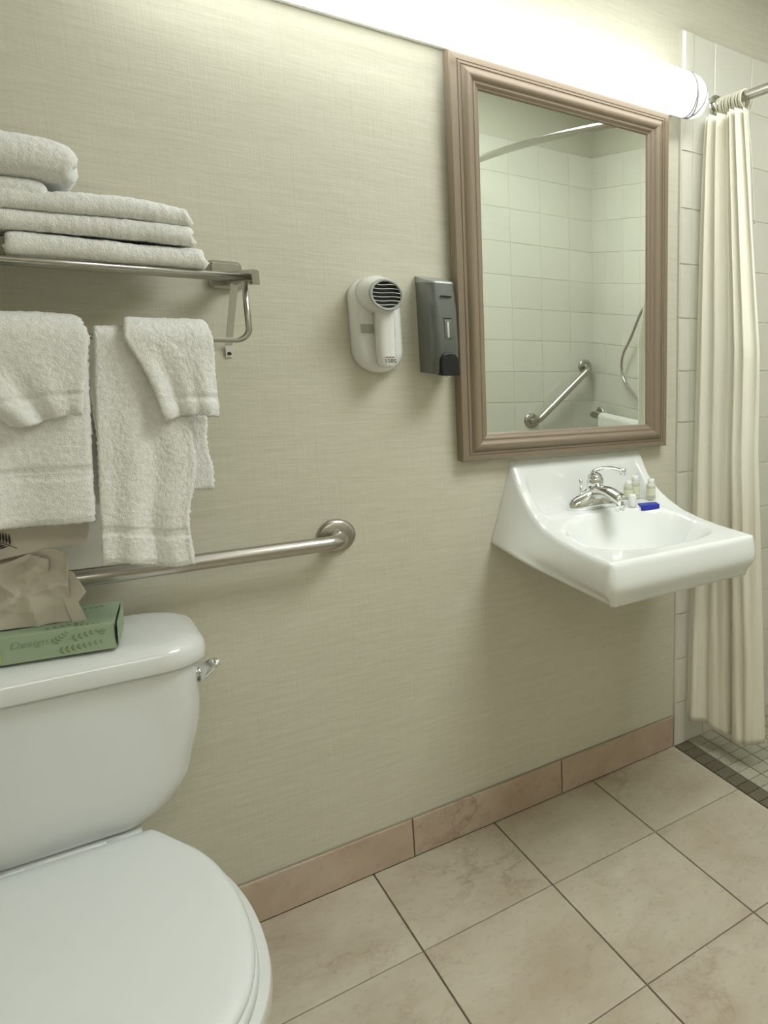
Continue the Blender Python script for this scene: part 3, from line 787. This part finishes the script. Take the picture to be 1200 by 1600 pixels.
# ------------------------------------------------------------------ toilet
TX = -.505
def toilet():
    t = thing('toilet', 'white porcelain toilet with its lid closed, below the grab bar', 'toilet', (TX, -.4, 0))
    def ringz(z, hw, yb, yf, r):
        return [(TX+x, (yb+yf)/2+y, z) for x, y in rrect(hw, (yb-yf)/2, r, 8)]
    bm = bmesh.new(); rings = []
    TK = ((.428, .106, -.190, .04), (.431, .116, -.200, .045), (.438, .126, -.207, .05), (.46, .148, -.215, .05), (.50, .172, -.222, .05), (.55, .184, -.226, .048), (.61, .198, -.229, .045), (.67, .203, -.231, .042), (.729, .206, -.232, .040))
    A3 = catmull([(z, hw, yf) for z, hw, yf, r in TK], 5); B3 = catmull([(r, 0, 0) for z, hw, yf, r in TK], 5)
    for a, b in zip(A3, B3): rings.append(ringz(a[0], a[1], -.022, a[2], b[0]))
    loft(bm, rings); obj('tank', bm, M['porcelain'], t)
    bm = bmesh.new(); rings = []
    for z, i, r in ((.7280, .006, .060), (.7290, .001, .064), (.732, -.001, .066), (.745, -.001, .066), (.757, .000, .066), (.7635, .003, .065), (.769, .010, .060), (.774, .026, .05), (.777, .05, .04), (.778, .075, .02)):
        rings.append(ringz(z, .219-i, -.012-i*.35, -.247+i, r))
    loft(bm, rings); obj('tank_lid', bm, M['porcelain'], t)
    # flush lever on the right side near the front corner
    bm = bmesh.new(); lathe(bm, [(.012, 0), (.012, .004), (.009, .008)], (TX+.196, -.200, .700), 'x', 20); 
    tube(bm, [(TX+.198, -.200, .700), (TX+.212, -.204, .702)], .006, 12)
    rings = []
    for q, w, h in ((0, .010, .010), (.3, .012, .011), (.65, .013, .010), (1, .010, .005)):
        w *= 1.25; h *= 1.25; c = Vector((TX+.203+.026*q, -.206-.014*q, .694+.027*q)); rings.append([c+Vector((.0035*math.cos(a), -w*math.cos(a)*.9, h*math.sin(a))) for a in [2*PI*k/16 for k in range(16)]])
    loft(bm, rings); lab(obj('flush_lever', bm, M['chrome'], t), 'chrome flush lever')
    # outline of the seat (half widths at depth y)
    half = [(.060, -.229), (.100, -.2295), (.113, -.237), (.134, -.287), (.160, -.355), (.177, -.430), (.186, -.530), (.183, -.640), (.166, -.730), (.132, -.800), (.075, -.845)]
    pts = [(x, y, 0) for x, y in half]+[(0, -.858, 0)]+[(-x, y, 0) for x, y in reversed(half)]
    out = catmull(pts, 6, True); cyy = -.53
    def oring(z, s, dz=0, inset=0.0):
        res = []
        for p in out:
            v = Vector((p.x, p.y-cyy, 0)); l = v.length; v = v*((l-inset)/l)*s
            res.append((TX+v.x, cyy+v.y, z))
        return res
    bm = bmesh.new(); loft(bm, [oring(.4245, 1, inset=.004), oring(.4265, 1, inset=.001), oring(.430, 1), oring(.4355, 1, inset=.0015), oring(.4395, 1, inset=.008), oring(.4415, 1, inset=.03), oring(.4422, 1, inset=.07), oring(.4425, 1, inset=.13)]); obj('seat_lid', bm, M['seat'], t)
    bm = bmesh.new(); loft(bm, [oring(.4035, 1.0, inset=.003), oring(.406, 1.012), oring(.416, 1.014), oring(.4215, 1.006), oring(.4235, .99)]); obj('seat', bm, M['seat'], t)
    for s in (-1, 1):
        bm = bmesh.new(); tube(bm, [(TX+s*.070-.02, -.222, .425), (TX+s*.070+.02, -.222, .425)], .009, 14); obj('hinge', bm, M['seat'], t)
    # bowl body
    bm = bmesh.new()
    B = [(.4025, 1.075, 1.0), (.398, 1.085, 1.0), (.385, 1.09, 1.0), (.36, 1.08, .99), (.32, 1.03, .95), (.26, .90, .86), (.20, .76, .78), (.12, .66, .76), (.04, .66, .80), (.015, .70, .84), (0.0, .71, .845)]
    rings = []
    for z, sx, sy in B:
        rings.append([(TX+p.x*sx, -.19+(p.y+.19)*sy*(1.012 if z > .3 else 1), z) for p in out])
    loft(bm, rings); obj('bowl', bm, M['porcelain'], t)
    bm = bmesh.new(); loft(bm, [[(TX+x*s, -.125+y*s2, z) for x, y in rrect(.098, .10, .03, 5)] for z, s, s2 in ((.05, .7, .9), (.30, .75, .95), (.38, 1, 1), (.427, 1.0, 1))]); obj('tank_shelf', bm, M['porcelain'], t)
toilet()

# ------------------------------------------------------------------ tissue box
def tissue_box():
    z0 = .7815; hgt = .047
    A = Vector((-.4035, -.218, z0))     # front right bottom corner
    d = Vector((-math.cos(.135), math.sin(.135), 0))   # to the left along the front
    bk = Vector((d.y, -d.x, 0)); bk = bk if bk.y > 0 else -bk
    L, D = .235, .122
    t = thing('tissue_box', 'flat pale green leaf printed tissue box on the toilet tank', 'tissue box', A+d*L/2+bk*D/2)
    def P(a, b, c): return A+d*a+bk*b+Vector((0, 0, c))
    bm = bmesh.new(); v = [bm.verts.new(P(*q)) for q in ((0,0,0),(L,0,0),(L,D,0),(0,D,0),(0,0,hgt),(L,0,hgt),(L,D,hgt),(0,D,hgt))]
    for f in ((0,3,2,1),(4,5,6,7),(0,1,5,4),(1,2,6,5),(2,3,7,6),(3,0,4,7)): bm.faces.new([v[i] for i in f])
    obj('carton', bm, M['carton'], t, smooth=False, bevel=.0012)
    # end flap standing a little open
    bm = bmesh.new(); q = [P(-.0008, .001, .003), P(-.0008, D-.002, .003), P(-.003, D-.002, hgt-.001), P(-.003, .001, hgt-.001)]
    loft(bm, [q, [p-d*.0008 for p in q]]); obj('end_flap', bm, M['carton'], t, smooth=False)
    bm = bmesh.new(); q = [P(.0006, -.0006, .002), P(-.0012, -.0006, .018), P(-.0010, -.0006, .034), P(.0006, -.0006, hgt-.002), P(.0016, -.0006, .02)]
    loft(bm, [q, [p-bk*.0002 for p in q]]); lab(obj('flap_gap', bm, M['dark'], t, smooth=False), 'dark gap at the end flap')
    outf = -bk; up = Vector((0, 0, 1))
    bm = bmesh.new()
    sprig(bm, P(.053, 0, .028), d*-1*.95+up*.25, up*.95+d*.25, 5, .030, .0085, outf)
    sprig(bm, P(.070, 0, .010), d*-.98+up*.12, up*.98+d*.12, 8, .050, .0085, outf)
    sprig(bm, P(.076, 0, .026), d*-.75+up*.6, up*.75+d*.6, 5, .022, .0075, outf)
    sprig(bm, P(.084, .010, hgt), d*-.95+bk*.25, bk*.95+d*.25, 6, .045, .010, up)
    sprig(bm, P(.050, .012, hgt), d*-.80-bk*.1, bk, 5, .036, .010, up)
    sprig(bm, P(.020, .100, hgt), d*.95-bk*.2, bk*.95+d*.2, 5, .030, .009, up)
    sprig(bm, P(.020, 0, .030), d*-.6+up*.5, up*.6+d*.5, 3, .010, .007, outf)
    o = lab(obj('leaf_print', bm, M['carton_dark'], t, smooth=False), 'darker green leaf pattern'); o['kind'] = 'stuff'
    rot = Matrix((-d, up, outf)).transposed()
    o = text('script_print', 'Design', .016, P(.104, -.0004, .030), rot, M['carton_pale'], t, .0001, .35); 
    bm = bmesh.new(); q = [P(L-.001, -.0006, 0.001), P(.137, -.0006, .001), P(.1355, -.0006, .010), P(.1355, -.0006, .032), P(.139, -.0006, hgt-.004), P(L-.001, -.0006, hgt-.002)]
    loft(bm, [q, [p-bk*.0002 for p in q]]); lab(obj('panel_print', bm, M['carton_lime'], t, smooth=False), 'lime green printed panel')
    # slot
    bm = bmesh.new(); q = [P(.055+.14*.5+.07*math.cos(a), .048+.016*math.sin(a), hgt+.0004) for a in [2*PI*k/24 for k in range(24)]]
    vs = [bm.verts.new(p) for p in q]; bm.faces.new(vs); lab(obj('slot', bm, M['dark'], t, smooth=False), 'dark oval slot')
    # crumpled tissue: a sheet gathered in the slot
    def fold(p, s, k=0):
        c = noise.voronoi(Vector((p[0]*s, p[1]*s, k)))[0]; return c[1]-c[0]
    tis = thing('tissue', 'crumpled grey white tissue sheet pulled up from the green box', 'tissue', P(.12, .05, hgt))
    def sheet(a0, a1, top, depth, seed, off, nu=70, nv=50, lean=0.0, jag=.012):
        bm = bmesh.new(); G = []
        for i in range(nu+1):
            col = []
            for j in range(nv+1):
                u, v = i/nu, j/nv
                h = top(u)*v
                a = a0+(a1-a0)*u
                spread = 1+.15*v
                am = (a0+a1)/2; a = am+(a-am)*spread
                f = fold((u*1.0, v*.7), 2.4, seed)*.75+fold((u, v), 5.0, seed+3)*.12
                b = off+depth*(f-.35)*(.25+v)+lean*v*v+.012*math.sin(u*7+v*5+seed)*v
                col.append(bm.verts.new(P(a, b, hgt-.004+h)))
            G.append(col)
        for i in range(nu):
            for j in range(nv): bm.faces.new((G[i][j], G[i+1][j], G[i+1][j+1], G[i][j+1]))
        return bm
    bm = sheet(.056, .200, lambda u: .113+.016*math.sin(u*5+.5)+.004*math.sin(u*13), .060, 2.0, .040)
    o = obj('tissue_sheet', bm, M['tissue'], tis, smooth='auto'); s = o.modifiers.new('s', 'SOLIDIFY'); s.thickness = .0006
    bm = sheet(.080, .210, lambda u: .115+.010*math.sin(u*8), .050, 7.0, .060)
    o = obj('tissue_sheet', bm, M['tissue'], tis, smooth='auto'); s = o.modifiers.new('s', 'SOLIDIFY'); s.thickness = .0006
    # the flap with the jagged right edge
    bm = bmesh.new()
    pts = [(.054, 0), (.036, 0.002), (.043, .036), (.031, .052), (.044, .090), (.056, .092), (.061, .050)]
    f = [bm.verts.new(P(a, .034+.05*(a-.03), hgt-.003+h)) for a, h in pts]; bm.faces.new(f)
    o = obj('tissue_flap', bm, M['tissue'], tis, smooth=False); s = o.modifiers.new('s', 'SOLIDIFY'); s.thickness = .0008
tissue_box()

# ------------------------------------------------------------------ shower curtain, rod, hand shower
RODZ = 2.000
def rodx(y): return 1.030-.070*math.sin(PI*min(1, max(0, -y/1.905)))
def rod():
    t = thing('curtain_rod', 'curved chrome shower curtain rod between the tiled walls', 'curtain rod', (1.03, -.95, RODZ))
    bm = bmesh.new(); n = 60; y0, y1 = -.012, YF+.012
    tube(bm, [(rodx(y0+(y1-y0)*k/n), y0+(y1-y0)*k/n, RODZ) for k in range(n+1)], .0125, 18); obj('rod', bm, M['satin'], t)
    for y, s in ((-.0118, -1), (YF+.0118, 1)):
        bm = bmesh.new(); lathe(bm, [(.030, 0), (.030, s*.004), (.027, s*.007), (.016, s*.008), (.016, s*.020), (.013, s*.021)], (1.030, y, RODZ), 'y', 32); obj('flange', bm, M['chrome'], t, smooth='auto')
rod()
def curtain():
    n = 12
    t = thing('shower_curtain', 'cream fabric shower curtain gathered at the wall beside the sink', 'curtain', (1.0, -.15, .10))
    nu, nv = 300, 90; zt, zb = 1.958, .100
    def plan(u, q):       # q: 0 top, 1 bottom
        k = q**.55
        O = Vector((.988-.064*k, -.032)); E = Vector((.985-.045*min(1, q/.35)+.062*max(0, q-.5)*2, -.195-.125*min(1, q/.35)))
        b = E-O; n_ = Vector((b.y, -b.x)).normalized()      # towards the room
        if n_.x > 0: n_ = -n_
        g = lambda c, w: math.exp(-((u-c)/w)**2)
        low = -.060*g(.585, .055)-.030*g(.02, .05)-.034*g(1.0, .05)-.012*g(.27, .07)+.006*math.sin(9*u+1)
        ph = 2*PI*(6.2*u+.25*math.sin(2*PI*u+.6))
        hi = .019*math.copysign(abs(math.sin(ph))**.8, math.sin(ph))
        a = (1-q)**1.9; d = low*(.35+.65*q)+hi*(.16+.84*a)
        p = O+b*(u+.020*math.cos(ph)*a)+n_*d
        if u > .46 and u < .72: p = p+b*(.045*math.sin((u-.585)/.13*PI)*-.5*q)
        return p.x, min(p.y, -.018)
    bm = bmesh.new(); G = []
    for i in range(nu+1):
        col = []
        for j in range(nv+1):
            u, q = i/nu, j/nv; x, y = plan(u, q)
            z = zt+(zb-zt)*q-(.020*u-.010*math.sin(8*u))*q
            k = .004*noise.noise(Vector((u*14, q*7, 2)))*q
            col.append(bm.verts.new((x+k, y+k, z)))
        G.append(col)
    for i in range(nu):
        for j in range(nv): bm.faces.new((G[i][j], G[i+1][j], G[i+1][j+1], G[i][j+1]))
    o = obj('curtain_cloth', bm, M['curtain'], t); s = o.modifiers.new('s', 'SOLIDIFY'); s.thickness = .0014
    for k in range(n):
        y = -.042-.0112*k; x = rodx(y)
        bm = bmesh.new(); pts = []
        tilt = .25*math.sin(k*2.1)
        for i in range(25):
            a = 2*PI*i/24; pts.append((x+.0215*math.cos(a), y+.0215*math.cos(a)*tilt*.4, RODZ-.009+.0245*math.sin(a)))
        tube(bm, pts, .0026, 8, False); obj('curtain_ring', bm, M['ring'], t)
    # far liner edge, a hanging cord
    bm = bmesh.new(); tube(bm, catmull([(1.010, -.178, 1.975), (1.000, -.190, 1.93), (1.006, -.205, 1.80), (1.012, -.212, 1.66)], 6), .0016, 8); obj('cord', bm, M['ring'], t)
curtain()
def hand_shower():
    t = thing('hand_shower', 'chrome hand shower with a looping hose on the end wall', 'shower', (1.69, -1.25, 1.3))
    xw = XR-.012
    bm = bmesh.new(); tube(bm, [(xw-.045, -1.22, 1.10), (xw-.045, -1.22, 1.75)], .011, 16)
    for z in (1.12, 1.73): tube(bm, [(xw, -1.22, z), (xw-.045, -1.22, z)], .010, 14)
    obj('slide_bar', bm, M['chrome'], t)
    bm = bmesh.new(); tube(bm, [(xw-.06, -1.22, 1.50), (xw-.09, -1.18, 1.66)], .012, 14); lathe(bm, [(.045, -.02), (.048, 0), (.02, .02)], (xw-.10, -1.17, 1.68), 'x', 28); obj('shower_head', bm, M['chrome'], t)
    path = catmull([(xw-.06, -1.22, 1.50), (xw-.055, -1.34, 1.42), (xw-.045, -1.458, 1.278), (xw-.040, -1.530, 1.20), (xw-.038, -1.545, 1.130), (xw-.038, -1.520, 1.07), (xw-.040, -1.455, 1.025), (xw-.040, -1.36, .98), (xw-.02, -1.24, .99), (xw-.006, -1.20, 1.0)], 10)
    bm = bmesh.new(); tube(bm, path, .0065, 12); obj('hose', bm, M['steel'], t)
    bm = bmesh.new(); lathe(bm, [(.03, .0), (.03, -.008), (.014, -.02)], (xw, -1.20, 1.0), 'x', 24); obj('wall_outlet', bm, M['chrome'], t)
hand_shower()
bpy.context.view_layer.update()
